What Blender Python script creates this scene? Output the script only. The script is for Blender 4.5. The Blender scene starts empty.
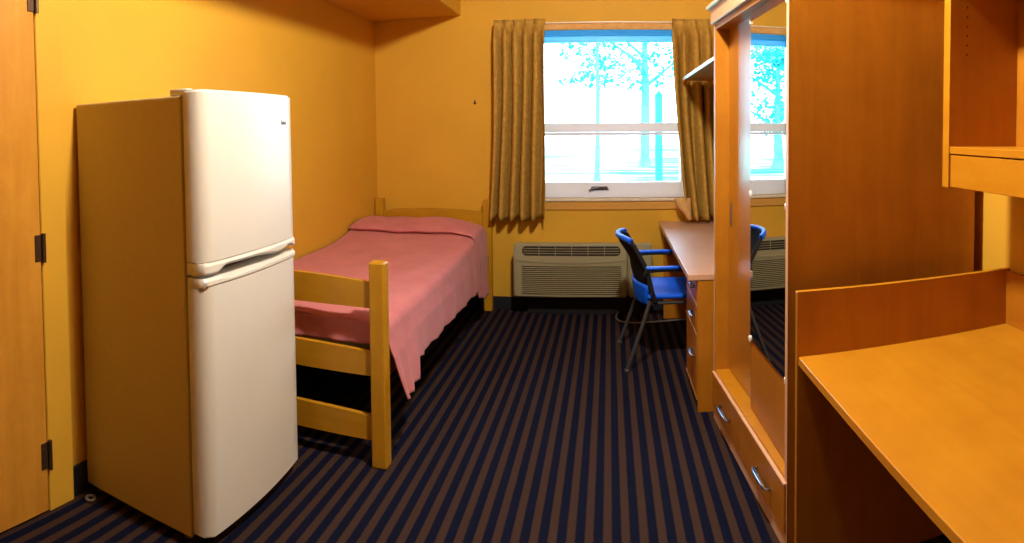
import bpy, bmesh, math, random
from mathutils import Vector, Matrix
random.seed(7)
S = bpy.context.scene
COL = S.collection
PI = math.pi
sin, cos = math.sin, math.cos

# ------------------------------------------------------------------ materials
class NT:
    def __init__(s, name):
        s.m = bpy.data.materials.new(name); s.m.use_nodes = True
        s.t = s.m.node_tree; s.t.nodes.clear()
        s.out = s.n('ShaderNodeOutputMaterial')
    def n(s, t, **k):
        x = s.t.nodes.new(t)
        for a, b in k.items():
            if a.startswith('i_'): x.inputs[a[2:].replace('_', ' ')].default_value = b
            else: setattr(x, a, b)
        return x
    def l(s, a, b): s.t.links.new(a, b)
    def bsdf(s, rough=.5, spec=.5, **k):
        b = s.n('ShaderNodeBsdfPrincipled')
        b.inputs['Roughness'].default_value = rough
        b.inputs['Specular IOR Level'].default_value = spec
        for a, v in k.items(): b.inputs[a.replace('_', ' ')].default_value = v
        s.l(b.outputs[0], s.out.inputs[0]); s.b = b
        return b
    def coords(s, scale=(1, 1, 1), kind='Object'):
        tc = s.n('ShaderNodeTexCoord'); mp = s.n('ShaderNodeMapping')
        mp.inputs['Scale'].default_value = scale
        s.l(tc.outputs[kind], mp.inputs[0]); return mp.outputs[0]
    def noise(s, vec, scale, detail=4, rough=.55, dist=0):
        x = s.n('ShaderNodeTexNoise'); s.l(vec, x.inputs['Vector'])
        x.inputs['Scale'].default_value = scale; x.inputs['Detail'].default_value = detail
        x.inputs['Roughness'].default_value = rough; x.inputs['Distortion'].default_value = dist
        return x.outputs[0]
    def ramp(s, fac, stops, interp='LINEAR'):
        r = s.n('ShaderNodeValToRGB'); r.color_ramp.interpolation = interp
        e = r.color_ramp.elements
        while len(e) < len(stops): e.new(.5)
        for i, (p, c) in enumerate(stops):
            e[i].position = p; e[i].color = (*c, 1)
        s.l(fac, r.inputs[0]); return r.outputs[0]
    def bump(s, h, strength=.2, dist=.01):
        b = s.n('ShaderNodeBump'); b.inputs['Strength'].default_value = strength
        b.inputs['Distance'].default_value = dist
        s.l(h, b.inputs['Height']); s.l(b.outputs[0], s.b.inputs['Normal'])

def plain(name, c, rough=.5, spec=.5, var=.06, scale=18, bump=0, **k):
    t = NT(name); t.bsdf(rough, spec, **k)
    v = t.coords(); n = t.noise(v, scale)
    lo = tuple(x * (1 - var) for x in c); hi = tuple(min(1, x * (1 + var)) for x in c)
    t.l(t.ramp(n, [(.3, lo), (.7, hi)]), t.b.inputs['Base Color'])
    if bump: t.bump(t.noise(v, scale * 12, 2), bump, .002)
    return t.m

def wood(name, c1, c2, axis='z', rough=.38, spec=.4, scale=1.0):
    t = NT(name); t.bsdf(rough, spec)
    sc = {'x': (1.2, 14, 14), 'y': (14, 1.2, 14), 'z': (14, 14, 1.2)}[axis]
    v = t.coords(tuple(q * scale for q in sc))
    n = t.noise(v, 1.3, 6, .6, .6)
    v2 = t.coords((1.5, 1.5, 1.5)); n2 = t.noise(v2, 4.5, 4, .6, .4)
    mx = t.n('ShaderNodeMath', operation='ADD'); t.l(n, mx.inputs[0]); t.l(n2, mx.inputs[1])
    hf = t.n('ShaderNodeMath', operation='MULTIPLY'); hf.inputs[1].default_value = .5; t.l(mx.outputs[0], hf.inputs[0])
    t.l(t.ramp(hf.outputs[0], [(.33, c1), (.67, c2)]), t.b.inputs['Base Color'])
    t.bump(n, .05, .002)
    return t.m

M = {}
def wallpaint(name, c):
    t = NT(name); t.bsdf(.6, .25)
    v = t.coords(); n = t.noise(v, 1.6, 3)
    lo = tuple(x * .95 for x in c); hi = tuple(min(1, x * 1.04) for x in c)
    t.l(t.ramp(n, [(.3, lo), (.7, hi)]), t.b.inputs['Base Color'])
    t.bump(t.noise(v, 120, 2), .08, .003)
    return t.m
M['wall'] = wallpaint('yellow_wall_paint', (.70, .385, .036))
M['ceil'] = wallpaint('ceiling_paint', (.62, .42, .14))
WD = ((.37, .130, .007), (.48, .185, .012))
M['wood_z'] = wood('orange_maple_laminate', *WD, axis='z')
M['wood_y'] = wood('orange_maple_laminate_lengthwise', *WD, axis='y')
M['wood_x'] = wood('orange_maple_laminate_crosswise', *WD, axis='x')
M['gloss_z'] = wood('polished_maple_door', *WD, axis='z', rough=.33, spec=1.0)
_b = M['gloss_z'].node_tree.nodes['Principled BSDF']; _b.inputs['Coat Weight'].default_value = 1; _b.inputs['Coat Roughness'].default_value = .3; _b.inputs['Coat IOR'].default_value = 1.8
M['counter'] = wood('honey_maple_worktop', (.46, .180, .006), (.55, .235, .010), axis='y', rough=.42)
M['desktop'] = wood('maple_desktop_painted_sheen', (.52, .29, .19), (.60, .35, .24), axis='y', rough=.35, spec=.7)  # base paled to paint the window's sheen onto the maple
M['door'] = wood('birch_door_veneer', (.52, .22, .022), (.66, .31, .04), axis='z', rough=.35)
M['bedwood_z'] = wood('pine_bed_wood', (.48, .22, .009), (.60, .30, .015), axis='z', rough=.35)
M['bedwood_x'] = wood('pine_bed_wood_crosswise', (.48, .22, .009), (.60, .30, .015), axis='x', rough=.35)
M['bedwood_y'] = wood('pine_bed_wood_lengthwise', (.48, .22, .009), (.60, .30, .015), axis='y', rough=.35)
M['edge'] = plain('pale_trim_and_painted_edge_light', (.80, .68, .55), .35, .5)  # pale trim; also paints window light on shelf and wardrobe edges
M['cornice'] = plain('pinkish_beige_laminate', (.70, .42, .26), .35, .5)
M['fridge'] = plain('white_appliance_enamel', (.75, .73, .685), .32, .5, .01)
M['fridge_side'] = plain('textured_steel_painted_bounce', (.62, .52, .27), .42, .4, .02, 40, .12)  # golden base paints yellow wall bounce onto the white fridge's side
M['gasket'] = plain('grey_rubber_gasket', (.10, .09, .08), .7)
M['badge'] = plain('grey_badge_metal', (.10, .105, .11), .5, .3)
M['black'] = plain('black_plastic', (.012, .012, .014), .5, .4)
M['navybase'] = plain('dark_vinyl_base', (.012, .013, .022), .5, .4)
M['bronze'] = plain('dark_bronze_hinge', (.11, .065, .04), .4, .5, Metallic=.7)
M['chrome'] = plain('satin_chrome', (.42, .48, .66), .22, .5, Metallic=1.0)
M['steel'] = plain('grey_steel_tube', (.20, .20, .22), .35, .5, Metallic=.8)
M['darksteel'] = plain('dark_grey_chair_tube', (.045, .045, .05), .35, .5)
M['vinyl'] = plain('white_window_vinyl', (.80, .78, .84), .4, .4, .02)
def vinylmat(name, c, tr, tc=(.9, .88, .95)):
    t = NT(name); b = t.bsdf(.4, .4); b.inputs['Base Color'].default_value = (*c, 1)
    x = t.n('ShaderNodeBsdfTranslucent'); x.inputs[0].default_value = (*tc, 1)  # translucency added so the backlit frame glows like window glare
    m = t.n('ShaderNodeMixShader'); m.inputs[0].default_value = tr
    t.l(b.outputs[0], m.inputs[1]); t.l(x.outputs[0], m.inputs[2]); t.l(m.outputs[0], t.out.inputs[0]); return t.m
M['darksteel'] = plain('dark_grey_chair_tube', (.045, .045, .05), .35, .5)
M['vinyl'] = vinylmat('white_window_vinyl', (.85, .83, .88), .14)
M['greyvinyl'] = vinylmat('blue_grey_window_head', (.14, .44, .70), .40, (.30, .72, 1.0))
M['sillwood'] = wood('varnished_sill_wood', (.60, .30, .06), (.72, .38, .09), axis='x')
M['ac'] = plain('beige_air_conditioner_plastic', (.33, .30, .185), .5, .35, .03)
M['acdark'] = plain('dark_vent_recess', (.025, .02, .018), .6, .3)
M['acslot'] = plain('grille_backing_painted_shade', (.05, .042, .025), .7, .2)  # darkened colour paints the shade between the slats
M['chairblue'] = plain('bright_blue_plastic', (.004, .12, 1.0), .42, .3, .05)
M['clear'] = plain('clear_plastic_clip', (.80, .82, .82), .15, .6)
M['dullclear'] = plain('scuffed_clear_plastic', (.22, .20, .18), .2, .5)
M['cord'] = plain('grey_power_cord', (.22, .20, .19), .5, .4)
M['mattress'] = plain('pale_green_ticking', (.42, .48, .36), .9, .1, .08, 60)
M['bark'] = plain('pale_bark', (.14, .58, .58), .9, .1, .25, 2)
M['leaf'] = plain('blue_green_leaf', (.045, .50, .48), .7, .2, .3, 2)
def lawn():
    t = NT('blue_green_lawn_painted_shade'); t.bsdf(.95, .05)
    v = t.coords((.05, .55, 1)); n = t.noise(v, 1.6, 4, .6)
    t.l(t.ramp(n, [(.47, (.025, .40, .38)), (.57, (.30, .70, .66))]), t.b.inputs['Base Color']); return t.m  # darker bands paint tree shade across the grass
M['grass'] = lawn()
M['post'] = plain('teal_painted_post', (.02, .30, .31), .6, .3, .1, 3)

# fabric
def fabric(name, c1, c2, scale, weave=900, rough=.9, sheen=.0, bump=.25):
    t = NT(name); t.bsdf(rough, .15)
    t.b.inputs['Sheen Weight'].default_value = sheen
    v = t.coords(); n = t.noise(v, scale, 5, .65)
    t.l(t.ramp(n, [(.35, c1), (.65, c2)]), t.b.inputs['Base Color'])
    t.bump(t.noise(v, weave, 2), bump, .002)
    return t.m
M['curtain'] = fabric('gold_brocade_curtain', (.41, .235, .042), (.53, .325, .075), 30, 300)
M['lining'] = fabric('tan_curtain_lining', (.60, .33, .12), (.70, .42, .17), 30, 300)
M['spread'] = fabric('pink_cotton_bedspread', (.53, .165, .18), (.60, .20, .22), 7, 500, sheen=.15)
M['mesh'] = fabric('black_chair_mesh', (.006, .006, .008), (.014, .014, .018), 90, 400)

def carpet():
    t = NT('navy_and_brown_striped_carpet'); t.bsdf(.95, .08)
    tc = t.n('ShaderNodeTexCoord'); sp = t.n('ShaderNodeSeparateXYZ'); t.l(tc.outputs['Object'], sp.inputs[0])
    n = t.noise(tc.outputs['Object'], 150, 2); 
    a = t.n('ShaderNodeMath', operation='MULTIPLY_ADD'); t.l(n, a.inputs[0]); a.inputs[1].default_value = .010
    t.l(sp.outputs[0], a.inputs[2])
    b = t.n('ShaderNodeMath', operation='ADD'); t.l(a.outputs[0], b.inputs[0]); b.inputs[1].default_value = .014 - .005 + .064 * 60
    c = t.n('ShaderNodeMath', operation='DIVIDE'); t.l(b.outputs[0], c.inputs[0]); c.inputs[1].default_value = .064
    d = t.n('ShaderNodeMath', operation='FRACT'); t.l(c.outputs[0], d.inputs[0])
    e = t.n('ShaderNodeMath', operation='PINGPONG'); t.l(d.outputs[0], e.inputs[0]); e.inputs[1].default_value = .5
    brown = (.050, .027, .021); navy = (.0045, .006, .022)
    r = t.ramp(e.outputs[0], [(.20, brown), (.27, navy)])
    n2 = t.noise(tc.outputs['Object'], 260, 3)
    m = t.n('ShaderNodeMix', data_type='RGBA', blend_type='MULTIPLY'); m.inputs[0].default_value = .7
    t.l(r, m.inputs[6]); t.l(t.ramp(n2, [(.3, (.55, .55, .55)), (.7, (1.2, 1.2, 1.2))]), m.inputs[7])
    t.l(m.outputs[2], t.b.inputs['Base Color'])
    t.bump(n2, .5, .004)
    return t.m
M['carpet'] = carpet()

def glass():
    t = NT('window_pane_glass')
    tr = t.n('ShaderNodeBsdfTransparent'); tr.inputs[0].default_value = (.90, .97, .97, 1)
    gl = t.n('ShaderNodeBsdfGlossy'); gl.inputs['Roughness'].default_value = .02
    fr = t.n('ShaderNodeFresnel'); fr.inputs[0].default_value = 1.45
    mx = t.n('ShaderNodeMixShader'); t.l(fr.outputs[0], mx.inputs[0]); t.l(tr.outputs[0], mx.inputs[1]); t.l(gl.outputs[0], mx.inputs[2])
    t.l(mx.outputs[0], t.out.inputs[0]); return t.m
M['glass'] = glass()
def mirrormat():
    t = NT('silvered_mirror'); g = t.n('ShaderNodeBsdfGlossy')
    g.inputs['Roughness'].default_value = .0; g.inputs[0].default_value = (.86, .88, .86, 1)
    t.l(g.outputs[0], t.out.inputs[0]); return t.m
M['mirror'] = mirrormat()

# ------------------------------------------------------------------ mesh helpers
def newbm(): return bmesh.new()
def box(bm, x0, x1, y0, y1, z0, z1, bev=.002, seg=1):
    r = bmesh.ops.create_cube(bm, size=1)
    vs = r['verts']
    for v in vs:
        v.co = Vector(((x0 + x1) / 2 + v.co.x * (x1 - x0), (y0 + y1) / 2 + v.co.y * (y1 - y0), (z0 + z1) / 2 + v.co.z * (z1 - z0)))
    if bev > 0:
        bev = min(bev, .45 * min(abs(x1 - x0), abs(y1 - y0), abs(z1 - z0)))
        es = list({e for v in vs for e in v.link_edges})
        bmesh.ops.bevel(bm, geom=es, offset=bev, segments=seg, affect='EDGES', profile=.5)
def prism(bm, pts, axis, a0, a1, bev=0):
    """closed outline pts (2-D) pushed along axis 'x','y' or 'z' from a0 to a1"""
    def mk(p, a):
        return {'x': (a, p[0], p[1]), 'y': (p[0], a, p[1]), 'z': (p[0], p[1], a)}[axis]
    lo = [bm.verts.new(mk(p, a0)) for p in pts]; hi = [bm.verts.new(mk(p, a1)) for p in pts]
    n = len(pts); f = []
    f.append(bm.faces.new(lo)); f.append(bm.faces.new(hi[::-1]))
    for i in range(n): f.append(bm.faces.new((lo[i], hi[i], hi[(i + 1) % n], lo[(i + 1) % n])))
    bmesh.ops.recalc_face_normals(bm, faces=f)
def tube(bm, pts, r, seg=10, cap=True):
    pts = [Vector(p) for p in pts]; rings = []; n = len(pts)
    rr = r if isinstance(r, (list, tuple)) else [r] * n
    up = None
    for i, p in enumerate(pts):
        d = (pts[min(i + 1, n - 1)] - pts[max(i - 1, 0)]).normalized()
        if up is None:
            up = Vector((0, 0, 1)) if abs(d.z) < .9 else Vector((1, 0, 0))
        a = d.cross(up).normalized(); b = a.cross(d).normalized(); up = b
        rings.append([bm.verts.new(p + a * cos(2 * PI * k / seg) * rr[i] + b * sin(2 * PI * k / seg) * rr[i]) for k in range(seg)])
    f = []
    for i in range(n - 1):
        for k in range(seg):
            f.append(bm.faces.new((rings[i][k], rings[i][(k + 1) % seg], rings[i + 1][(k + 1) % seg], rings[i + 1][k])))
    if cap:
        f.append(bm.faces.new(rings[0])); f.append(bm.faces.new(rings[-1][::-1]))
    bmesh.ops.recalc_face_normals(bm, faces=f)
def grid(bm, nu, nv, fn):
    vs = [[bm.verts.new(fn(i / (nu - 1), j / (nv - 1))) for j in range(nv)] for i in range(nu)]
    for i in range(nu - 1):
        for j in range(nv - 1):
            bm.faces.new((vs[i][j], vs[i + 1][j], vs[i + 1][j + 1], vs[i][j + 1]))
    return vs
def spline(pts, n):
    """Catmull-Rom through pts"""
    P = [Vector(p) for p in pts]; out = []
    m = len(P) - 1
    for k in range(n + 1):
        t = k / n * m; i = min(int(t), m - 1); u = t - i
        p0, p1, p2, p3 = P[max(i - 1, 0)], P[i], P[i + 1], P[min(i + 2, m)]
        out.append(.5 * ((2 * p1) + (p2 - p0) * u + (2 * p0 - 5 * p1 + 4 * p2 - p3) * u * u + (3 * p1 - p0 - 3 * p2 + p3) * u ** 3))
    return out
def interp(x, xs, ys):
    if x <= xs[0]: return ys[0]
    for i in range(len(xs) - 1):
        if x <= xs[i + 1]:
            t = (x - xs[i]) / (xs[i + 1] - xs[i]); t = t * t * (3 - 2 * t)
            return ys[i] + (ys[i + 1] - ys[i]) * t
    return ys[-1]

def obj(name, bm, mat, parent=None, smooth=False, label=None, solid=0, sub=0, angle=40):
    me = bpy.data.meshes.new(name); bm.to_mesh(me); bm.free()
    o = bpy.data.objects.new(name, me); COL.objects.link(o)
    if isinstance(mat, (list, tuple)):
        for x in mat: me.materials.append(M[x])
    else: me.materials.append(M[mat])
    if smooth:
        for p in me.polygons: p.use_smooth = True
        try: me.set_sharp_from_angle(angle=math.radians(angle))
        except Exception: pass
    if solid:
        md = o.modifiers.new('thickness', 'SOLIDIFY'); md.thickness = solid; md.offset = 0
    if sub:
        md = o.modifiers.new('smooth', 'SUBSURF'); md.levels = sub; md.render_levels = sub
    if parent: o.parent = parent
    if label: o['label'] = label
    return o
def boxobj(name, dims, mat, parent=None, bev=.002, label=None, seg=1):
    bm = newbm(); box(bm, *dims, bev=bev, seg=seg); return obj(name, bm, mat, parent, label=label)
def thing(name, label, cat, loc=(0, 0, 0), rz=0, group=None):
    o = bpy.data.objects.new(name, None); COL.objects.link(o)
    o.location = loc; o.rotation_euler = (0, 0, rz); o.empty_display_size = .1
    return tag(o, label, cat, group)
def tag(o, label, cat, group=None):
    o['label'] = label; o['category'] = cat
    if group: o['group'] = group
    return o
def struct(o, label=None):
    o['kind'] = 'structure'
    if label: o['label'] = label
    return o

LX, RX, BY, FY, CZ = -1.90, 1.39, 4.84, -2.8, 2.95

# ------------------------------------------------------------------ the room
struct(boxobj('floor', (LX - .1, RX + .1, FY - .1, BY + .16, -.1, 0), 'carpet', bev=0), 'carpet floor in narrow navy and brown stripes')
struct(boxobj('ceiling', (LX - .1, RX + .1, FY - .1, BY + .16, CZ, CZ + .1), 'ceil', bev=0))
struct(boxobj('wall_left', (LX - .1, LX, FY, BY, 0, CZ), 'wall', bev=0), 'yellow side wall behind the fridge and bed')
struct(boxobj('wall_right', (RX, RX + .1, FY, BY, 0, CZ), 'wall', bev=0))
struct(boxobj('wall_front', (LX - .1, RX + .1, FY - .1, FY, 0, CZ), 'wall', bev=0))
WX0, WX1, WZ0, WZ1 = -.60, .66, .885, 2.245
bm = newbm()
box(bm, LX - .1, WX0, BY, BY + .16, 0, CZ, 0); box(bm, WX1, RX + .1, BY, BY + .16, 0, CZ, 0)
box(bm, WX0, WX1, BY, BY + .16, 0, WZ0, 0); box(bm, WX0, WX1, BY, BY + .16, WZ1, CZ, 0)
struct(obj('wall_back', bm, 'wall'), 'yellow end wall with the window')
# boxed-in soffit along the left wall
struct(boxobj('trim_1', (LX, -1.165, FY, BY, 2.335, CZ), 'wall', bev=.004), 'boxed soffit under the ceiling along the left wall')
struct(boxobj('baseboard_back', (LX, RX, BY - .012, BY, 0, .10), 'navybase', bev=.003), 'dark vinyl baseboard')
struct(boxobj('baseboard_left', (LX, LX + .012, 1.565, BY - .012, 0, .115), 'navybase', bev=.003), 'dark vinyl baseboard')
struct(boxobj('baseboard_right', (RX - .012, RX, 1.90, BY - .012, 0, .10), 'navybase', bev=.003))
# entrance door, hinged next to the fridge
d = boxobj('door_1', (LX + .002, LX + .034, .45, 1.425, .012, 2.08), 'door', bev=.003)
struct(d, 'honey coloured wooden door at the left edge')
for z in (1.955, 1.015, .225):
    bm = newbm()
    tube(bm, [(LX + .042, 1.432, z - .055), (LX + .042, 1.432, z + .055)], .009, 10)
    box(bm, LX + .034, LX + .038, 1.395, 1.43, z - .05, z + .05, .001)
    obj('hinge', bm, 'bronze', d, True, 'dark bronze hinge')
bm = newbm()
box(bm, LX, LX + .03, 1.432, 1.556, 0, 2.18, .004); box(bm, LX, LX + .03, .32, .443, 0, 2.18, .004); box(bm, LX, LX + .03, .443, 1.432, 2.088, 2.18, .004)
struct(obj('trim_2', bm, 'wall'), 'yellow painted door frame')

# ------------------------------------------------------------------ window
w = bpy.data.objects.new('window_1', None); COL.objects.link(w); w.location = (.03, BY + .06, WZ0); struct(w, 'white framed window over the air conditioner')
def wpart(name, dims, mat, label=None, bev=.003):
    x0, x1, y0, y1, z0, z1 = dims
    return boxobj(name, (x0 - .03, x1 - .03, y0 - BY - .06, y1 - BY - .06, z0 - WZ0, z1 - WZ0), mat, w, bev, label)
wpart('jamb', (WX0, WX0 + .05, BY + .03, BY + .13, WZ0, WZ1), 'vinyl'); wpart('jamb', (WX1 - .10, WX1, BY + .03, BY + .13, WZ0, WZ1), 'vinyl')
for k in range(3):
    wpart('head_rail', (WX0 + .05, WX1 - .10, BY + .03 + .022 * k, BY + .13, WZ1 - .045 - .045 * k, WZ1 - .045 * k), 'greyvinyl', 'stepped blue grey head rail')
wpart('mullion', (WX0 + .05, WX1 - .10, BY + .03, BY + .12, 1.40, 1.472), 'vinyl'); wpart('mullion', (WX0 + .05, WX1 - .10, BY + .045, BY + .12, 1.375, 1.398), 'vinyl')
wpart('bottom_rail', (WX0 + .05, WX1 - .10, BY + .03, BY + .12, WZ0, 1.005), 'vinyl')
wpart('pane', (WX0 + .05, WX1 - .10, BY + .09, BY + .094, 1.472, WZ1 - .13), 'glass', bev=0)
wpart('pane', (WX0 + .05, WX1 - .10, BY + .09, BY + .094, 1.005, 1.375), 'glass', bev=0)
bm = newbm()
def wl(p): return (p[0] - .03, p[1] - BY - .06, p[2] - WZ0)
prism(bm, [(-.155 - .03, .945 - WZ0), (-.005 - .03, .945 - WZ0), (-.02 - .03, .975 - WZ0), (-.14 - .03, .975 - WZ0)], 'y', -.042, -.030)
tube(bm, [wl(p) for p in spline([(-.05, BY + .012, .962), (-.09, BY - .004, .968), (-.14, BY - .006, .955), (-.16, BY + .002, .945)], 8)], .006, 8)
obj('crank_handle', bm, 'steel', w, True, 'small grey window crank')
struct(boxobj('trim_3', (WX0 - .03, WX1 + .03, BY - .028, BY + .03, .862, .885), 'edge', bev=.004), 'pale window stool')
struct(boxobj('trim_4', (WX0 - .02, WX1 + .02, BY - .014, BY, .795, .858), 'sillwood', bev=.003), 'wood apron below the window')

# curtain rod and curtains
cr = thing('curtain_rod', 'pinkish beige traverse curtain rod across the top of the window', 'curtain rod', (0, BY - .075, 2.20))
boxobj('rail', (-.84, .93, -.018, .012, -.020, .030), 'lining', cr, .006)
boxobj('top_flange', (-.84, .93, -.024, .012, .030, .040), 'edge', cr, .002, 'pale top flange')
for s in (-.80, .90): boxobj('bracket', (s - .012, s + .012, .012, .075, -.02, .03), 'steel', cr, .002)

def curtain(name, x0t, x1t, x0b, x1b, z0, z1, npl, seed, flap=False):
    rnd = random.Random(seed); ph = [rnd.uniform(-.35, .35) for _ in range(npl + 2)]
    cx = (x0t + x1t) / 2
    bm = newbm(); nu, nv = npl * 22, 44
    def f(u, v):
        z = z1 + (z0 - z1) * v
        t = v ** 1.9
        xa = x0t + (x0b - x0t) * t; xb = x1t + (x1b - x1t) * t
        k = u * npl; i = int(min(k, npl - 1))
        wob = ph[i] * (1 - (k - i)) + ph[i + 1] * (k - i)
        a = 2 * PI * (k + .25 * wob)
        head = max(0, 1 - (z1 - z) / .16)
        head = head * head * (3 - 2 * head)
        c = cos(a)
        fold = -.050 * c - .008 * cos(2 * a + wob * 3) * (1 - head)
        pinch = -.020 * (max(0, c) ** 5) * (1 + .5 * cos(a * 6))
        y = (1 - head) * fold * (.75 + .45 * v + .3 * wob) + head * pinch
        x = xa + (xb - xa) * u + (1 - head) * .010 * sin(a + wob) + .006 * sin(5 * v + 9 * wob)
        zz = z + (v ** 6) * .010 * sin(a * .5 + wob * 4)
        return (x - cx, y, zz - z0)
    grid(bm, nu, nv, f)
    o = obj(name, bm, 'curtain', None, True, solid=.003, angle=80)
    o.location = (cx, BY - .125, z0)
    return o
c1 = curtain('curtain', -.865, -.475, -.910, -.490, .735, 2.262, 5, 3)
tag(c1, 'gold brocade pleated curtain hanging left of the window above the bed head', 'curtain', 'gold curtains beside the window')
c2 = curtain('curtain', .485, .92, .588, .97, .735, 2.255, 5, 8)
tag(c2, 'gold brocade curtain right of the window, half hidden by the wardrobe', 'curtain', 'gold curtains beside the window')
bm = newbm()
def fl(u, v):
    z = .165 - .165 * v
    xl = interp(v, [0, .25, 1], [-.135, -.125, -.04]); 
    x = .612 - .7025 + xl * (1 - u)
    return (x + .012, -.03 - .03 * u * (1 - u) * 4 - .02 * v, z)
grid(bm, 8, 10, fl)
obj('turned_lining_corner', bm, 'lining', c2, True, 'tan lining turned outward at the bottom corner', solid=.003)

# ------------------------------------------------------------------ wall hook
h = thing('wall_hook', 'tiny brown hook screwed into the yellow end wall above the bed', 'hook', (-1.057, BY, 1.641))
bm = newbm(); tube(bm, [(0, 0, 0), (0, -.005, 0)], .011, 12); obj('base', bm, 'bronze', h, True)
bm = newbm(); tube(bm, spline([(0, -.004, .0), (0, -.022, -.004), (.004, -.026, .014), (.006, -.022, .02)], 8), .004, 8); obj('prong', bm, 'bronze', h, True)

# ------------------------------------------------------------------ refrigerator (local: +x to the room, y along the wall)
F = thing('refrigerator', 'white top-freezer refrigerator standing against the yellow wall beside the door', 'refrigerator', (-1.60, 1.955, 0))
def fx(x): return x + 1.60
y0, y1 = -.318, .325
boxobj('body', (fx(-1.885), fx(-1.345), y0, y1, .03, 1.560), 'fridge_side', F, .006, 'textured body with yellow bounce light painted into its colour', 2)
boxobj('gasket', (fx(-1.345), fx(-1.335), y0 + .012, y1 - .012, .06, 1.55), 'gasket', F, .001, 'dark door seal')
def bowed(z0, z1, inset=0.0, x_back=-1.335, xf=-1.268, bow=.020, r=.026):
    """door slab: bowed front with rounded vertical edges"""
    out = [(fx(x_back), y0 + inset), (fx(x_back), y1 - inset)]
    n = 22
    for k in range(n + 1):
        y = (y1 - inset) + ((y0 + inset) - (y1 - inset)) * k / n
        s = min(y - (y0 + inset), (y1 - inset) - y)
        x = xf + bow * (1 - (y / y1) ** 2)
        if s < r: x -= r - math.sqrt(max(0, r * r - (r - s) ** 2))
        out.append((fx(x), y))
    bm = newbm()
    # outline refined near the corners
    prism(bm, out, 'z', z0, z1)
    es = [e for e in bm.edges if abs(e.verts[0].co.z - e.verts[1].co.z) < 1e-6]
    bmesh.ops.bevel(bm, geom=es, offset=.008, segments=3, affect='EDGES')
    return bm
fd = obj('freezer_door', bowed(.985, 1.578), 'fridge', F, True, angle=50)
rd = obj('fridge_door', bowed(.045, .915), 'fridge', F, True, angle=50)
def lip(zb, zt, depth_b, depth_t):
    """moulded handle strip; zb, zt give bottom and top heights along the door"""
    bm = newbm(); n = 110; rows = []
    for k in range(n + 1):
        t = k / n; y = y0 + (y1 - y0) * t
        s = min(y - y0, y1 - y); r = .026
        xf = -1.2665 + .020 * (1 - (y / y1) ** 2)
        if s < r: xf -= r - math.sqrt(max(0, r * r - (r - s) ** 2))
        a, b = zb(t), zt(t)
        ring = [(-1.335, a), (xf - depth_b(t), a), (xf + .003, a + .010), (xf + .003, b - .010), (xf - depth_t(t), b), (-1.335, b)]
        rows.append([bm.verts.new((fx(x), y, z)) for x, z in ring])
    f = []
    for k in range(n):
        for i in range(6):
            f.append(bm.faces.new((rows[k][i], rows[k + 1][i], rows[k + 1][(i + 1) % 6], rows[k][(i + 1) % 6])))
    f.append(bm.faces.new(rows[0])); f.append(bm.faces.new(rows[-1][::-1]))
    bmesh.ops.recalc_face_normals(bm, faces=f)
    return bm
arch = lambda t: interp(t, [0, .10, .20, .45, .75, .90, .96, 1], [0, 0, .022, .020, .006, .016, .004, 0])
obj('freezer_handle', lip(lambda t: .948 + arch(t), lambda t: .990, lambda t: .006, lambda t: .004), 'fridge', fd, True, angle=30, label='moulded grip lip along the bottom of the freezer door')
dip = lambda t: interp(t, [0, .12, .2, .45, .75, .93, 1], [0, 0, .006, .004, .002, .004, 0])
obj('fridge_handle', lip(lambda t: .905, lambda t: .938 - dip(t), lambda t: .004, lambda t: interp(t, [0, .12, .22, .5, .85, .95, 1], [.006, .006, .030, .034, .030, .008, .006])), 'fridge', rd, True, angle=30, label='moulded grip lip along the top of the lower door')
bm = newbm()
for k, (hh, ww) in enumerate([(.017, .005), (.011, .007), (.013, .005), (.010, .007), (.012, .006)]):
    yb = .205 + k * .0085; xb = -1.268 + .020 * (1 - (yb / y1) ** 2)
    box(bm, fx(xb - .003), fx(xb + .0015), yb, yb + ww, 1.459, 1.459 + hh, .0005)
obj('badge', bm, 'badge', fd, label='small grey maker badge at the upper corner')
bm = newbm(); box(bm, fx(-1.40), fx(-1.320), y0 + .008, y0 + .045, 1.560, 1.584, .006, 2); obj('hinge_cover', bm, 'fridge', F, True)
bm = newbm(); box(bm, fx(-1.36), fx(-1.325), y0 + .03, y1 - .03, .02, .06, .004); obj('kick_grille', bm, 'gasket', F)
for xx in (-1.84, -1.39):
    for yy in (y0 + .04, y1 - .04):
        bm = newbm(); tube(bm, [(fx(xx), yy, 0), (fx(xx), yy, .035)], .018, 12); obj('foot', bm, 'gasket', F, True)
# small pale ring on the carpet by the fridge's rear corner
bm = newbm(); n, m = 20, 8
ring = [[bm.verts.new(((.017 + .006 * cos(2 * PI * j / m)) * cos(2 * PI * i / n), (.017 + .006 * cos(2 * PI * j / m)) * sin(2 * PI * i / n), .006 + .006 * sin(2 * PI * j / m))) for j in range(m)] for i in range(n)]
for i in range(n):
    for j in range(m): bm.faces.new((ring[i][j], ring[(i + 1) % n][j], ring[(i + 1) % n][(j + 1) % m], ring[i][(j + 1) % m]))
o = obj('plastic_ring', bm, 'dullclear', None, True); o.location = (-1.825, 1.600, 0)
tag(o, 'little clear plastic ring lying on the carpet at the fridge\'s rear corner', 'ring')

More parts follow.
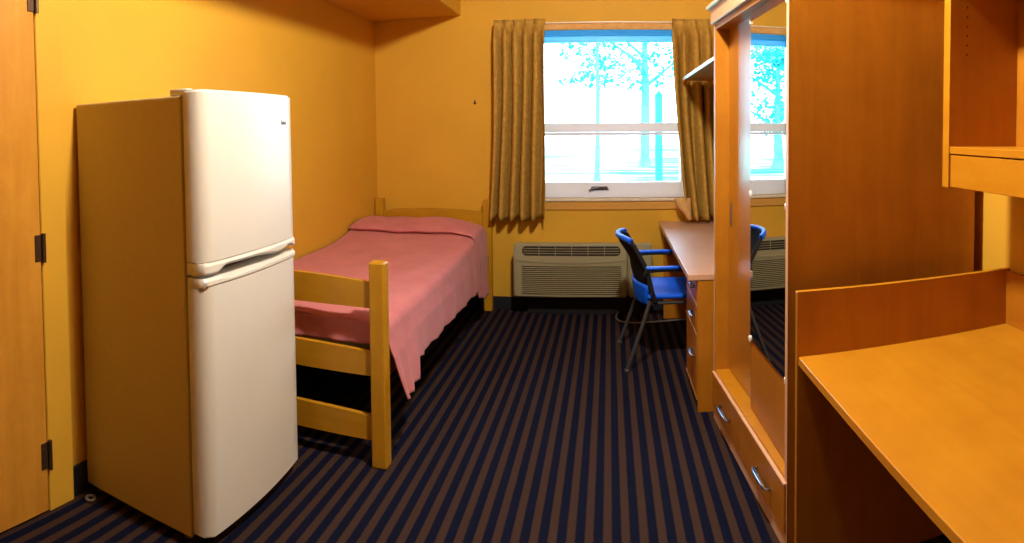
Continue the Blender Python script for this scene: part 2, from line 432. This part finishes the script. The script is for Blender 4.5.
# ------------------------------------------------------------------ bed frame
BX0, BX1, BFY, BHY = -1.890, -.922, 2.395, 4.75
B = thing('bed_frame', 'honey pine single bed frame with slatted head and foot along the left wall', 'bed', ((BX0 + BX1) / 2, (BFY + BHY) / 2 + .03, 0))
bo = B.location
def bb(name, x0, x1, y0, y1, z0, z1, mat, bev=.006, label=None):
    return boxobj(name, (x0 - bo.x, x1 - bo.x, y0 - bo.y, y1 - bo.y, z0, z1), mat, B, bev, label, 2)
PW = .067
for yy in (BFY, BHY):
    for xx in (BX0, BX1 - PW): bb('post', xx, xx + PW, yy, yy + PW, 0, .875, 'bedwood_z', .007)
def rail(name, yc, zb, zt, bow):
    bm = newbm(); n = 20; pts = []
    xa, xb = BX0 + PW - bo.x, BX1 - PW - bo.x
    for k in range(n + 1):
        t = k / n; pts.append((xa + (xb - xa) * t, zt + bow * (1 - (2 * t - 1) ** 2)))
    pts += [(xb, zb), (xa, zb)]
    prism(bm, pts, 'y', yc - .012 - bo.y, yc + .012 - bo.y)
    obj(name, bm, 'bedwood_x', B, True, angle=25)
for zb, zt, bw in ((.676, .785, .022), (.385, .487, .016), (.108, .212, .014)): rail('foot_rail', BFY + PW / 2, zb, zt, bw)
for zb, zt, bw in ((.672, .780, .022), (.50, .60, .012), (.22, .32, .01)): rail('head_rail', BHY + PW / 2, zb, zt, bw)
bb('side_rail', BX1 - .050, BX1 - .022, BFY + PW, BHY, .355, .445, 'bedwood_y'); bb('side_rail', BX0 + .01, BX0 + .038, BFY + PW, BHY, .355, .445, 'bedwood_y')
bb('bed_deck', BX0 + .04, BX1 - .052, BFY + PW + .005, BHY - .005, .375, .398, 'bedwood_y')
# mattress
bm = newbm(); box(bm, -.445, .445, -1.045, 1.125, 0, .205, .03, 4)
o = obj('mattress', bm, 'mattress', None, True); o.location = ((BX0 + BX1) / 2 - .004, (BFY + BHY) / 2 + .03, .40)
tag(o, 'pale green mattress showing at the head end under the pink bedspread', 'mattress')
# bedspread
prof = spline([(2.470, .606), (2.55, .622), (2.9, .624), (3.4, .628), (3.8, .640), (4.05, .662), (4.18, .682), (4.235, .690), (4.205, .712), (4.24, .735), (4.34, .762), (4.45, .772), (4.55, .756), (4.62, .70), (4.64, .63)], 110)
def zhem(y): return interp(y, [2.47, 2.60, 2.725, 2.75, 2.87, 3.2, 3.95, 4.19, 4.21, 4.5, 4.7], [.275, .262, .272, .355, .335, .335, .320, .31, .25, .205, .21])
bm = newbm()
XR = -.935
def cov(u, v):
    p = prof[int(round(v * 110))]; y, zt = p.x, p.y
    pil = max(0, zt - .70)
    Ltop, R = .915, .055
    s = u * 1.0
    if u < .55:
        t = u / .55; x = -1.885 + t * (XR - R + 1.885)
        edge = max(0, (t - .72) / .28)
        z = zt - pil * .55 * edge ** 2.2 - .012 * edge ** 2 + .004 * sin(9 * x + 5 * y) * sin(4 * y) + .003 * sin(23 * x - 7 * y)
        if t < .1: z -= pil * .4 * (1 - t / .1)
        return (x, y, z)
    ze = zt - pil * .55 - .012
    if u < .68:
        a = (u - .55) / .13 * PI / 2
        return (XR - R + R * sin(a), y, ze - R + R * cos(a))
    t = (u - .68) / .32
    zb = zhem(y) + .003 * sin(17 * y)
    z = (ze - R) + (zb - ze + R) * t
    k = t ** 1.3
    fold = .013 * sin(2 * PI * (y / .31 + .15 * t)) + .007 * sin(2 * PI * y / .13 + 2 * t)
    out = .012 + .018 * k + (.010 if y > 4.2 else 0)
    near = max(0, 1 - (y - 2.47) / .32); fold *= .6
    out += .034 * k * (1 if y < 2.735 else max(0, 1 - (y - 2.735) / .05))
    fold += near * (.014 * sin(2 * PI * (y - 2.47) / .115 + .6) )
    ys = y if y < 4.2 else 4.2 + (y - 4.2) * (1 - .35 * min(1, t * 2))
    return (XR + out * min(1, t * 3) + k * fold, ys + (near * .02 * k), z)
grid(bm, 90, 111, cov)
# foot end flap
def flap(u, v):
    x = -1.885 + u * (XR - .03 + 1.885)
    zt = .603; z = zt + (.500 - zt) * v
    return (x, 2.482 - .012 * v - .006 * sin(26 * x) * v + .004 * sin(60 * x) * v - .012 * (1 - abs(2 * v - .25)) * (v < .5), z)
grid(bm, 80, 10, flap)
tuck = newbm
o = obj('bedspread', bm, 'spread', None, True, solid=.005, angle=180)
tag(o, 'pink cotton bedspread draped over the bed and pillow bump, hanging to one side', 'bedspread')
o.location = (0, 0, 0)

# ------------------------------------------------------------------ air conditioner
A = thing('air_conditioner', 'beige through-wall air conditioner below the window', 'air conditioner', (-.20, BY, .165))
ax = lambda x: x + .20
# faceplate with sloped top
bm = newbm()
prism(bm, [(-.002, 0), (-.245, 0), (-.258, .012), (-.262, .29), (-.262, .30), (-.250, .402), (-.238, .409), (-.002, .372)], 'x', ax(-.722), ax(.130))
bmesh.ops.bevel(bm, geom=[e for e in bm.edges if abs(e.verts[0].co.x - e.verts[1].co.x) < 1e-6], offset=.012, segments=3, affect='EDGES')
obj('cabinet', bm, 'ac', A, True, angle=35)
bm = newbm()
prism(bm, [(-.002, .004), (-.240, .004), (-.250, .014), (-.252, .29), (-.241, .396), (-.229, .403), (-.002, .368)], 'x', ax(.136), ax(.315))
bmesh.ops.bevel(bm, geom=[e for e in bm.edges if abs(e.verts[0].co.x - e.verts[1].co.x) < 1e-6], offset=.012, segments=3, affect='EDGES')
obj('control_cover', bm, 'ac', A, True, angle=35, label='plain end cover beside the grille')
# discharge vent: dark slot with blades
import itertools
def vent_pts(g):
    pts = []
    x0, x1, z0, z1, r = ax(-.655) - g, ax(.078) + g, .318 - g, .388 + g, .03
    for cxx, czz, a0 in ((x1 - r, z1 - r, 0), (x0 + r, z1 - r, 90), (x0 + r, z0 + r, 180), (x1 - r, z0 + r, 270)):
        for k in range(6):
            a = math.radians(a0 + 18 * k); pts.append((cxx + r * cos(a), czz + r * sin(a)))
    return pts
yslope = lambda z: -.262 + (z - .30) / .105 * .012
bm = newbm(); vs = [bm.verts.new((x, yslope(z) - .0015, z)) for x, z in vent_pts(0)]; f = bm.faces.new(vs); 
r = bmesh.ops.extrude_face_region(bm, geom=[f]); 
for v in [q for q in r['geom'] if isinstance(q, bmesh.types.BMVert)]: v.co.y += .02
bmesh.ops.recalc_face_normals(bm, faces=bm.faces)
V = obj('discharge_vent', bm, 'acdark', A, label='dark air outlet slot')
for k in range(3):
    z = .333 + .018 * k; bm = newbm(); box(bm, ax(-.645), ax(.068), yslope(z) - .006, yslope(z) + .004, z, z + .004, .001); obj('louver', bm, 'ac', V)
for k in range(5):
    x = ax(-.53 + k * .122); bm = newbm(); box(bm, x, x + .004, yslope(.35) - .007, yslope(.35) + .006, .320, .386, .001); obj('divider', bm, 'ac', V)
bm = newbm(); box(bm, ax(-.655), ax(.080), -.2635, -.255, .032, .248, .001); G = obj('intake_grille', bm, 'acslot', A, label='ribbed intake grille')
bm = newbm()
for k in range(15):
    z = .036 + .0146 * k; box(bm, ax(-.660), ax(.085), -.271, -.2615, z, z + .0070, .002)
o = obj('grille_slats', bm, 'ac', G)
bm = newbm()
pts = []
for k in range(25):
    t = k / 24; pts.append((ax(-.70) + t * .81, .262 + .018 * (2 * t - 1) ** 2))
for k in range(25):
    t = 1 - k / 24; pts.append((ax(-.70) + t * .81, .275 + .018 * (2 * t - 1) ** 2))
prism(bm, pts, 'y', -.268, -.255); obj('styling_ridge', bm, 'ac', A, True, angle=30)
bm = newbm(); box(bm, ax(-.64), ax(.24), -.10, -.02, -.165, .002, .004); obj('sub_base', bm, 'black', A, label='base under the unit, painted black as shade')  # black colour paints the shade beneath the unit
# cord
bm = newbm(); tube(bm, spline([(.06, 4.70, .03), (.045, 4.62, .007), (.09, 4.53, .006), (.20, 4.50, .006), (.36, 4.52, .006), (.50, 4.545, .006), (.62, 4.555, .006)], 40), .006, 8)
o = obj('power_cord', bm, 'cord', None, True); tag(o, 'grey power cord looping on the carpet under the air conditioner\'s right end', 'cord')

# ------------------------------------------------------------------ desk
D = thing('desk', 'orange maple desk with drawer pedestal beneath the window\'s right side', 'desk', (.88, 3.92, 0))
dl = D.location
def db(name, x0, x1, y0, y1, z0, z1, mat, bev=.002, label=None, parent=D, seg=1):
    return boxobj(name, (x0 - dl.x, x1 - dl.x, y0 - dl.y, y1 - dl.y, z0, z1), mat, parent, bev, label, seg)
DX = .385; DR = 1.375
db('desktop', DX, DR, 3.034, 4.835, .668, .700, 'desktop', .004, 'desktop with pale window sheen painted into its colour', seg=2)
db('end_panel', .435, DR, 3.038, 3.058, 0, .667, 'wood_z'); db('end_panel', .400, DR, 4.60, 4.625, 0, .667, 'wood_z', label='far end panel')
db('pedestal', .450, DR, 3.059, 3.47, .03, .667, 'wood_z', label='drawer carcass'); db('plinth', .47, DR - .1, 3.059, 3.47, 0, .03, 'wood_y')
for z0, z1, hz in ((.538, .655, .618), (.385, .532, .466), (.055, .379, .262)):
    dr = db('drawer', .432, .450, 3.060, 3.467, z0, z1, 'wood_y', .002)
    bm = newbm(); yc = 3.17 - dl.y; xx = .432 - dl.x
    tube(bm, spline([(xx, yc - .05, hz), (xx - .018, yc - .047, hz), (xx - .022, yc, hz), (xx - .018, yc + .047, hz), (xx, yc + .05, hz)], 16), .0065, 8)
    box(bm, xx - .024, xx - .014, yc - .044, yc + .044, hz - .011, hz + .011, .003)
    obj('handle', bm, 'chrome', dr, True, 'satin chrome pull')
    boxobj('edge_strip', (.4325 - .002 - dl.x, .434 - dl.x, 3.060 - dl.y, 3.467 - dl.y, z0, z0 + .008), 'cornice', dr, .0005, 'pale strip on the lower edge')
t = db('pencil_drawer', .467, .95, 3.475, 4.55, .575, .64, 'black', .004, 'dark shallow drawer under the top')
db('front_strip', .460, .467, 3.475, 4.55, .572, .600, 'steel', .002, 'grey front strip', D)
db('back_panel', 1.30, 1.32, 3.475, 4.59, .12, .66, 'wood_y')

# wall shelf above the desk
W = thing('wall_shelf', 'thin wooden shelf above the desk between window and wardrobe', 'shelf', (.96, 4.0, 1.792))
boxobj('board', (-.410, .425, -.80, .610, -.011, .011), 'wood_y', W, .002); boxobj('edge_strip', (-.414, -.410, -.80, .610, -.011, .011), 'edge', W, .001, 'front edge with window light painted in as pale colour')  # pale strip paints window light along the shelf front
for yy in (-.5, .3):
    bm = newbm(); prism(bm, [(.10, -.012), (.425, -.012), (.425, -.20), (.40, -.20)], 'y', yy, yy + .012); obj('bracket', bm, 'steel', W)

# ------------------------------------------------------------------ chair
K = thing('desk_chair', 'blue plastic office chair with black mesh back drawn up to the desk', 'chair', (.415, 3.86, 0), math.radians(4))
# local: +x faces the desk, y across
def seat_fn(u, v):
    y = -.225 + .45 * v; x = -.22 + .45 * u
    z = .408 + .014 * (2 * v - 1) ** 2 - .030 * max(0, (u - .8) / .2) ** 2 + .012 * (1 - u)
    return (x * (1 - .06 * abs(2 * v - 1) ** 4), y * (1 - .10 * u ** 3), z)
bm = newbm(); grid(bm, 16, 14, seat_fn); obj('seat', bm, 'chairblue', K, True, 'bright blue seat', solid=.024, angle=180)
def back_fn(z0, z1, off):
    def fn(u, v):
        z = z0 + (z1 - z0) * v
        hw = interp(z, [.36, .48, .66, .78], [.195, .222, .222, .205])
        a = 2 * u - 1; y = hw * a
        x = interp(z, [.36, .46, .60, .78], [-.185, -.195, -.222, -.305]) - .060 * (1 - a * a) + off
        return (x, y, z)
    return fn
bm = newbm(); grid(bm, 16, 14, back_fn(.45, .765, 0)); obj('backrest', bm, 'mesh', K, True, 'black mesh back', solid=.014, angle=180)
bm = newbm(); grid(bm, 16, 8, back_fn(.375, .50, -.012)); obj('lower_shell', bm, 'chairblue', K, True, 'blue shell joining seat and back', solid=.016, angle=180)
bm = newbm(); pts = []
for k in range(25):
    a = k / 24; p = back_fn(.36, .78, 0)(a, 1.0); pts.append((p[0], p[1], .772 - .012 * abs(2 * a - 1) ** 4))
tube(bm, pts, .017, 10); obj('top_rim', bm, 'chairblue', K, True, 'glossy blue top rim')
for s in (-1, 1):
    bm = newbm()
    tube(bm, spline([(-.165, s * .232, .405), (-.190, s * .238, .48), (-.220, s * .232, .60), (-.295, s * .215, .745)], 14), .014, 10); obj('back_post', bm, 'black', K, True)
    bm = newbm(); tube(bm, spline([(-.225, s * .236, .560), (-.215, s * .248, .588), (-.16, s * .252, .596), (-.05, s * .252, .596), (.015, s * .250, .590)], 16), .012, 10); ar = obj('armrest', bm, 'black', K, True, 'slim arm with blue pad')
    bm = newbm(); box(bm, -.225, .020, s * .252 - .020, s * .252 + .020, .602, .618, .007, 3); obj('arm_pad', bm, 'chairblue', ar, True, 'blue arm pad')
    bm = newbm(); tube(bm, spline([(-.195, s * .228, .412), (-.250, s * .238, .25), (-.335, s * .247, .015)], 10), .012, 10); box(bm, -.350, -.320, s * .247 - .014, s * .247 + .014, 0, .02, .004); obj('leg', bm, 'darksteel', K, True)
    bm = newbm(); tube(bm, spline([(.155, s * .205, .395), (.185, s * .220, .26), (.215, s * .228, .015)], 10), .012, 10); box(bm, .202, .232, s * .228 - .014, s * .228 + .014, 0, .02, .004); obj('leg', bm, 'darksteel', K, True)
bm = newbm(); tube(bm, [(-.18, -.22, .392), (-.18, .22, .392)], .011, 8); tube(bm, [(.15, -.205, .385), (.15, .205, .385)], .011, 8)
for s in (-1, 1): tube(bm, [(-.18, s * .215, .392), (.15, s * .20, .385)], .010, 8)
obj('seat_frame', bm, 'darksteel', K, True)

# ------------------------------------------------------------------ wardrobe (local: x runs along its front away from the lens, -y into the room)
ang = math.atan2(1.025, -.073)
WR = thing('wardrobe', 'tall orange maple wardrobe with sliding mirror door and two base drawers', 'wardrobe', (.580, 1.955, 0), ang)
# local x = along front (far), local y = out of the front (+y points to -X world); depth goes to -y
WL = 1.025; TH = .022; DP = .765
def wb(name, x0, x1, y0, y1, z0, z1, mat, bev=.0015, label=None, parent=WR):
    return boxobj(name, (x0, x1, y0, y1, z0, z1), mat, parent, bev, label)
wb('side_panel', 0, TH, -DP, 0, 0, 1.925, 'wood_z', label='broad plain near side'); wb('side_panel', WL - TH, WL, -DP, 0, 0, 1.925, 'wood_z')
wb('edge_strip', WL - .001, WL + .002, -.024, .001, 0, 1.92, 'edge', .0005, 'front edge with window light painted in pale')  # whitish strip paints window light down the far edge
wb('edge_strip', -.001, .0215, 0, .0015, .02, 1.92, 'cornice', .0005, 'pale front edge')
wb('back_panel', TH, WL - TH, -DP, -DP + .012, .02, 1.92, 'wood_z'); wb('top_panel', TH, WL - TH, -DP + .012, -.002, 1.90, 1.925, 'wood_x')
wb('plinth', TH, WL - TH, -.03, -.008, 0, .062, 'wood_x'); wb('toe_strip', TH * .3, WL - TH * .3, -.008, .003, 0, .050, 'cornice', .001, 'pale strip at the floor')
wb('bottom_shelf', TH, WL - TH, -DP + .012, -.002, .228, .246, 'counter', label='ledge above the drawers')
wb('cornice', -.012, WL + .020, -DP, .014, 1.927, 2.000, 'cornice', .003, 'pinkish beige cornice'); wb('cornice_cap', -.018, WL + .045, -DP, .032, 2.000, 2.018, 'edge', .003, 'pale grey cap')
mid = WL * .505
for xa, xb, hx in ((mid + .002, WL - TH * .2, .755), (TH * .2, mid - .002, .215)):
    dr = wb('drawer', xa, xb, -.012, .010, .062, .2265, 'wood_x', .002)
    wb('front_edge', xa, xb, -.010, .011, .2265, .2345, 'cornice', .001, 'pale upper edge', dr)
    bm = newbm()
    tube(bm, spline([(hx - .075, .010, .142), (hx - .07, .030, .142), (hx, .034, .142), (hx + .07, .030, .142), (hx + .075, .010, .142)], 16), .006, 8)
    box(bm, hx - .066, hx + .066, .026, .036, .131, .153, .004); obj('handle', bm, 'chrome', dr, True, 'satin chrome bar pull')
fdz0, fdz1 = .250, 1.905
far_door = wb('sliding_door', mid - .03, WL - TH - .001, -.090, -.068, fdz0, fdz1, 'gloss_z', label='far sliding door without mirror')
bm = newbm(); box(bm, WL - TH - .055, WL - TH - .035, -.0685, -.0655, .955, 1.065, .004); obj('finger_pull', bm, 'gasket', far_door, label='dark recessed finger pull')
near_door = wb('sliding_door', TH + .001, mid + .040, -.052, -.030, fdz0, fdz1, 'wood_z', label='near sliding door carrying the mirror')
near_door.rotation_euler = (0, 0, math.radians(-1.3))
mx0, mx1, mz0, mz1 = .085, .545, .548, 1.862
mr = wb('mirror', mx0, mx1, -.0295, -.0245, mz0, mz1, 'mirror', .0008, 'tall mirror', near_door)
for xx in (mx0, mx1):
    for zz in (mz0, 1.155, mz1):
        bm = newbm(); sx = -1 if xx == mx0 else 1
        box(bm, xx - .010, xx + .010, -.0305, -.018, zz - .012, zz + .012, .004, 2); obj('mirror_clip', bm, 'clear', near_door, True, 'clear plastic clip')

# ------------------------------------------------------------------ foreground counter
C = thing('counter', 'honey maple counter with raised end panel in the right foreground', 'counter', (.97, .85, 0))
cl = C.location
def cb(name, x0, x1, y0, y1, z0, z1, mat, bev=.002, label=None):
    return boxobj(name, (x0 - cl.x, x1 - cl.x, y0 - cl.y, y1 - cl.y, z0, z1), mat, C, bev, label)
cb('worktop', .578, 1.385, -.45, 1.832, .682, .710, 'counter', .003, 'honey coloured worktop')
cb('end_panel', .574, 1.388, 1.833, 1.853, 0, .912, 'wood_z', .002, 'end panel rising above the worktop'); cb('end_panel', .574, 1.388, -.472, -.451, 0, .912, 'wood_z')
cb('edge_strip', .574, 1.388, 1.833, 1.853, .9122, .9135, 'counter', .0005, 'lighter top edge')
cb('backsplash', 1.368, 1.388, -.45, 1.832, .711, .905, 'wood_y')
cb('modesty_panel', 1.33, 1.35, -.45, 1.832, .10, .68, 'wood_y')

# wall cabinet
Q = thing('wall_cabinet', 'open orange wood wall cabinet high at the right edge above the counter', 'cabinet', (1.24, .95, 1.229))
ql = Q.location
def qb(name, x0, x1, y0, y1, z0, z1, mat, bev=.0015, label=None):
    return boxobj(name, (x0 - ql.x, x1 - ql.x, y0 - ql.y, y1 - ql.y, z0 - ql.z, z1 - ql.z), mat, Q, bev, label)
sp = qb('side_panel', 1.09, 1.386, 1.792, 1.832, 1.229, 1.935, 'wood_z', label='far side panel with shelf pin holes'); qb('side_panel', 1.09, 1.386, .06, .10, 1.229, 1.935, 'wood_z')
qb('front_edge', 1.0885, 1.0905, 1.792, 1.832, 1.229, 1.935, 'counter', .0005, 'lighter front edge')
qb('shelf', 1.092, 1.372, .10, 1.792, 1.343, 1.367, 'counter', .0015, 'lighter bottom shelf'); qb('top_panel', 1.092, 1.372, .10, 1.792, 1.913, 1.935, 'wood_y')
qb('apron', 1.096, 1.114, .10, 1.792, 1.231, 1.339, 'counter', .0015, 'lighter front apron under the shelf'); qb('back_panel', 1.372, 1.386, .10, 1.792, 1.343, 1.913, 'wood_z')
for z in (1.68, 1.712, 1.744, 1.776, 1.808, 1.84, 1.872):
    bm = newbm(); tube(bm, [(1.156 - ql.x, 1.7915 - ql.y, z - ql.z), (1.156 - ql.x, 1.7930 - ql.y, z - ql.z)], .0035, 8)
    obj('pin_hole', bm, 'black', sp)

# ------------------------------------------------------------------ outside
GZ = -.55
bm = newbm()
grid(bm, 30, 60, lambda u, v: (-40 + 80 * u, BY + .2 + 70 * v, GZ + .10 * sin(3 * u * 7) * sin(v * 11)))
struct(obj('ground', bm, 'grass'), 'sunlit lawn outside the window, bands of shade painted in')
def tree(x, y, h, r, crown, nleaf, seed, label, tz=.45):
    rnd = random.Random(seed)
    T = thing('tree', label, 'tree', (x, y, GZ), 0, 'trees outside the window')
    bm = newbm()
    tube(bm, [(0, 0, -.1), (0, 0, .15), (.02, 0, .6), (.06, .05, h * tz), (.02, .1, h * .75)], [r * 2.2, r * 1.5, r, r * .85, r * .4], 12)
    for k in range(6):
        a = k * 1.1 + rnd.random(); z0 = h * (tz - .02 + .05 * k)
        tube(bm, [(.05, .05, z0), (crown * .4 * cos(a), crown * .4 * sin(a), z0 + h * .12), (crown * .75 * cos(a), crown * .75 * sin(a), z0 + h * .2)], [r * .4, r * .25, r * .1], 7)
    obj('trunk', bm, 'bark', T, True)
    bm = newbm()
    clumps = []
    for k in range(26):
        a = rnd.uniform(0, 2 * PI); rr = crown * math.sqrt(rnd.random()); z = h * (tz + .03) + (h * (1 - tz)) * rnd.random()
        clumps.append((rr * cos(a), rr * sin(a), z, rnd.uniform(.35, .75) * crown * .5))
    for k in range(nleaf):
        c = rnd.choice(clumps)
        d = Vector((rnd.gauss(0, 1), rnd.gauss(0, 1), rnd.gauss(0, .7))) * c[3] * .55
        p = Vector(c[:3]) + d; s = rnd.uniform(.07, .16)
        q = Matrix.Rotation(rnd.uniform(0, 6.28), 3, 'Z') @ Matrix.Rotation(rnd.uniform(-1, 1), 3, 'X')
        vs = [bm.verts.new(p + q @ Vector(t) * s) for t in ((-.5, -1, 0), (.5, -1, .1), (.7, .2, 0), (0, 1.1, .15), (-.7, .2, 0))]
        bm.faces.new(vs)
    obj('crown', bm, 'leaf', T)
tree(1.75, 31, 9.5, .24, 3.6, 2400, 1, 'broad leafy tree on the lawn, thick flared trunk seen just left of the post')
tree(-.45, 22, 7.5, .09, 1.6, 420, 2, 'slender pale trunked tree on the lawn left of the broad tree')
tree(-10.2, 30, 7.0, .24, 3.3, 5200, 5, 'leafy tree farther left on the lawn, seen mainly in the wardrobe mirror', .30)
P_ = thing('post', 'teal upright post on the lawn near the right side of the window', 'post', (.955, 12, GZ))
bm = newbm(); box(bm, -.07, .07, -.07, .07, 0, 2.62, .01); obj('shaft', bm, 'post', P_)
bm = newbm(); prism(bm, [(-.09, 2.62), (.09, 2.62), (0, 2.72)], 'y', -.09, .09); obj('cap', bm, 'post', P_)

# ------------------------------------------------------------------ light
wd = bpy.data.worlds.new('sky'); S.world = wd; wd.use_nodes = True
nt = wd.node_tree; nt.nodes.clear()
bg = nt.nodes.new('ShaderNodeBackground'); wo = nt.nodes.new('ShaderNodeOutputWorld')
bg.inputs[0].default_value = (.55, .72, 1.0, 1); bg.inputs[1].default_value = 11.0
nt.links.new(bg.outputs[0], wo.inputs[0])
sd = bpy.data.lights.new('sun', 'SUN'); sd.energy = 26; sd.angle = .02; sd.color = (1, .97, .9)
so = bpy.data.objects.new('sun', sd); COL.objects.link(so); so.rotation_euler = (math.radians(38), 0, math.radians(-150))
ld = bpy.data.lights.new('ceiling_lamp', 'SPOT'); ld.spot_size = math.radians(178); ld.spot_blend = .08; ld.energy = 265; ld.color = (1, .89, .70); ld.shadow_soft_size = .09
lo = bpy.data.objects.new('ceiling_lamp', ld); COL.objects.link(lo); lo.location = (.02, 1.76, 2.72)

# ------------------------------------------------------------------ camera: cylindrical panorama, as the phone took it
Fp, CYp, X0p, PIT, ROL = 622., 151.5, 97.4, .034, .011
cd = bpy.data.cameras.new('camera'); cd.type = 'PANO'; cd.panorama_type = 'CENTRAL_CYLINDRICAL'
cd.central_cylindrical_radius = 1.0
cd.central_cylindrical_range_u_min = -512 / Fp; cd.central_cylindrical_range_u_max = 512 / Fp
cd.central_cylindrical_range_v_min = (CYp - 543) / Fp; cd.central_cylindrical_range_v_max = CYp / Fp
cd.clip_start = .01
co = bpy.data.objects.new('camera', cd); COL.objects.link(co); S.camera = co
ps = X0p / Fp
Rz = Matrix(((cos(ps), sin(ps), 0), (-sin(ps), cos(ps), 0), (0, 0, 1)))
Rp = Matrix(((1, 0, 0), (0, cos(PIT), -sin(PIT)), (0, sin(PIT), cos(PIT))))
Rr = Matrix(((cos(ROL), 0, -sin(ROL)), (0, 1, 0), (sin(ROL), 0, cos(ROL))))
Bm = Rr @ Rp @ Rz
r, fw, up = Bm[0], Bm[1], Bm[2]
mw = Matrix(((r[0], up[0], -fw[0], 0), (r[1], up[1], -fw[1], 0), (r[2], up[2], -fw[2], 1.42), (0, 0, 0, 1)))
co.matrix_world = mw

vs = S.view_settings
vs.view_transform = 'Standard'; vs.look = 'None'; vs.gamma = 1; vs.exposure = 0.0; vs.use_curve_mapping = False
S.display_settings.display_device = 'sRGB'
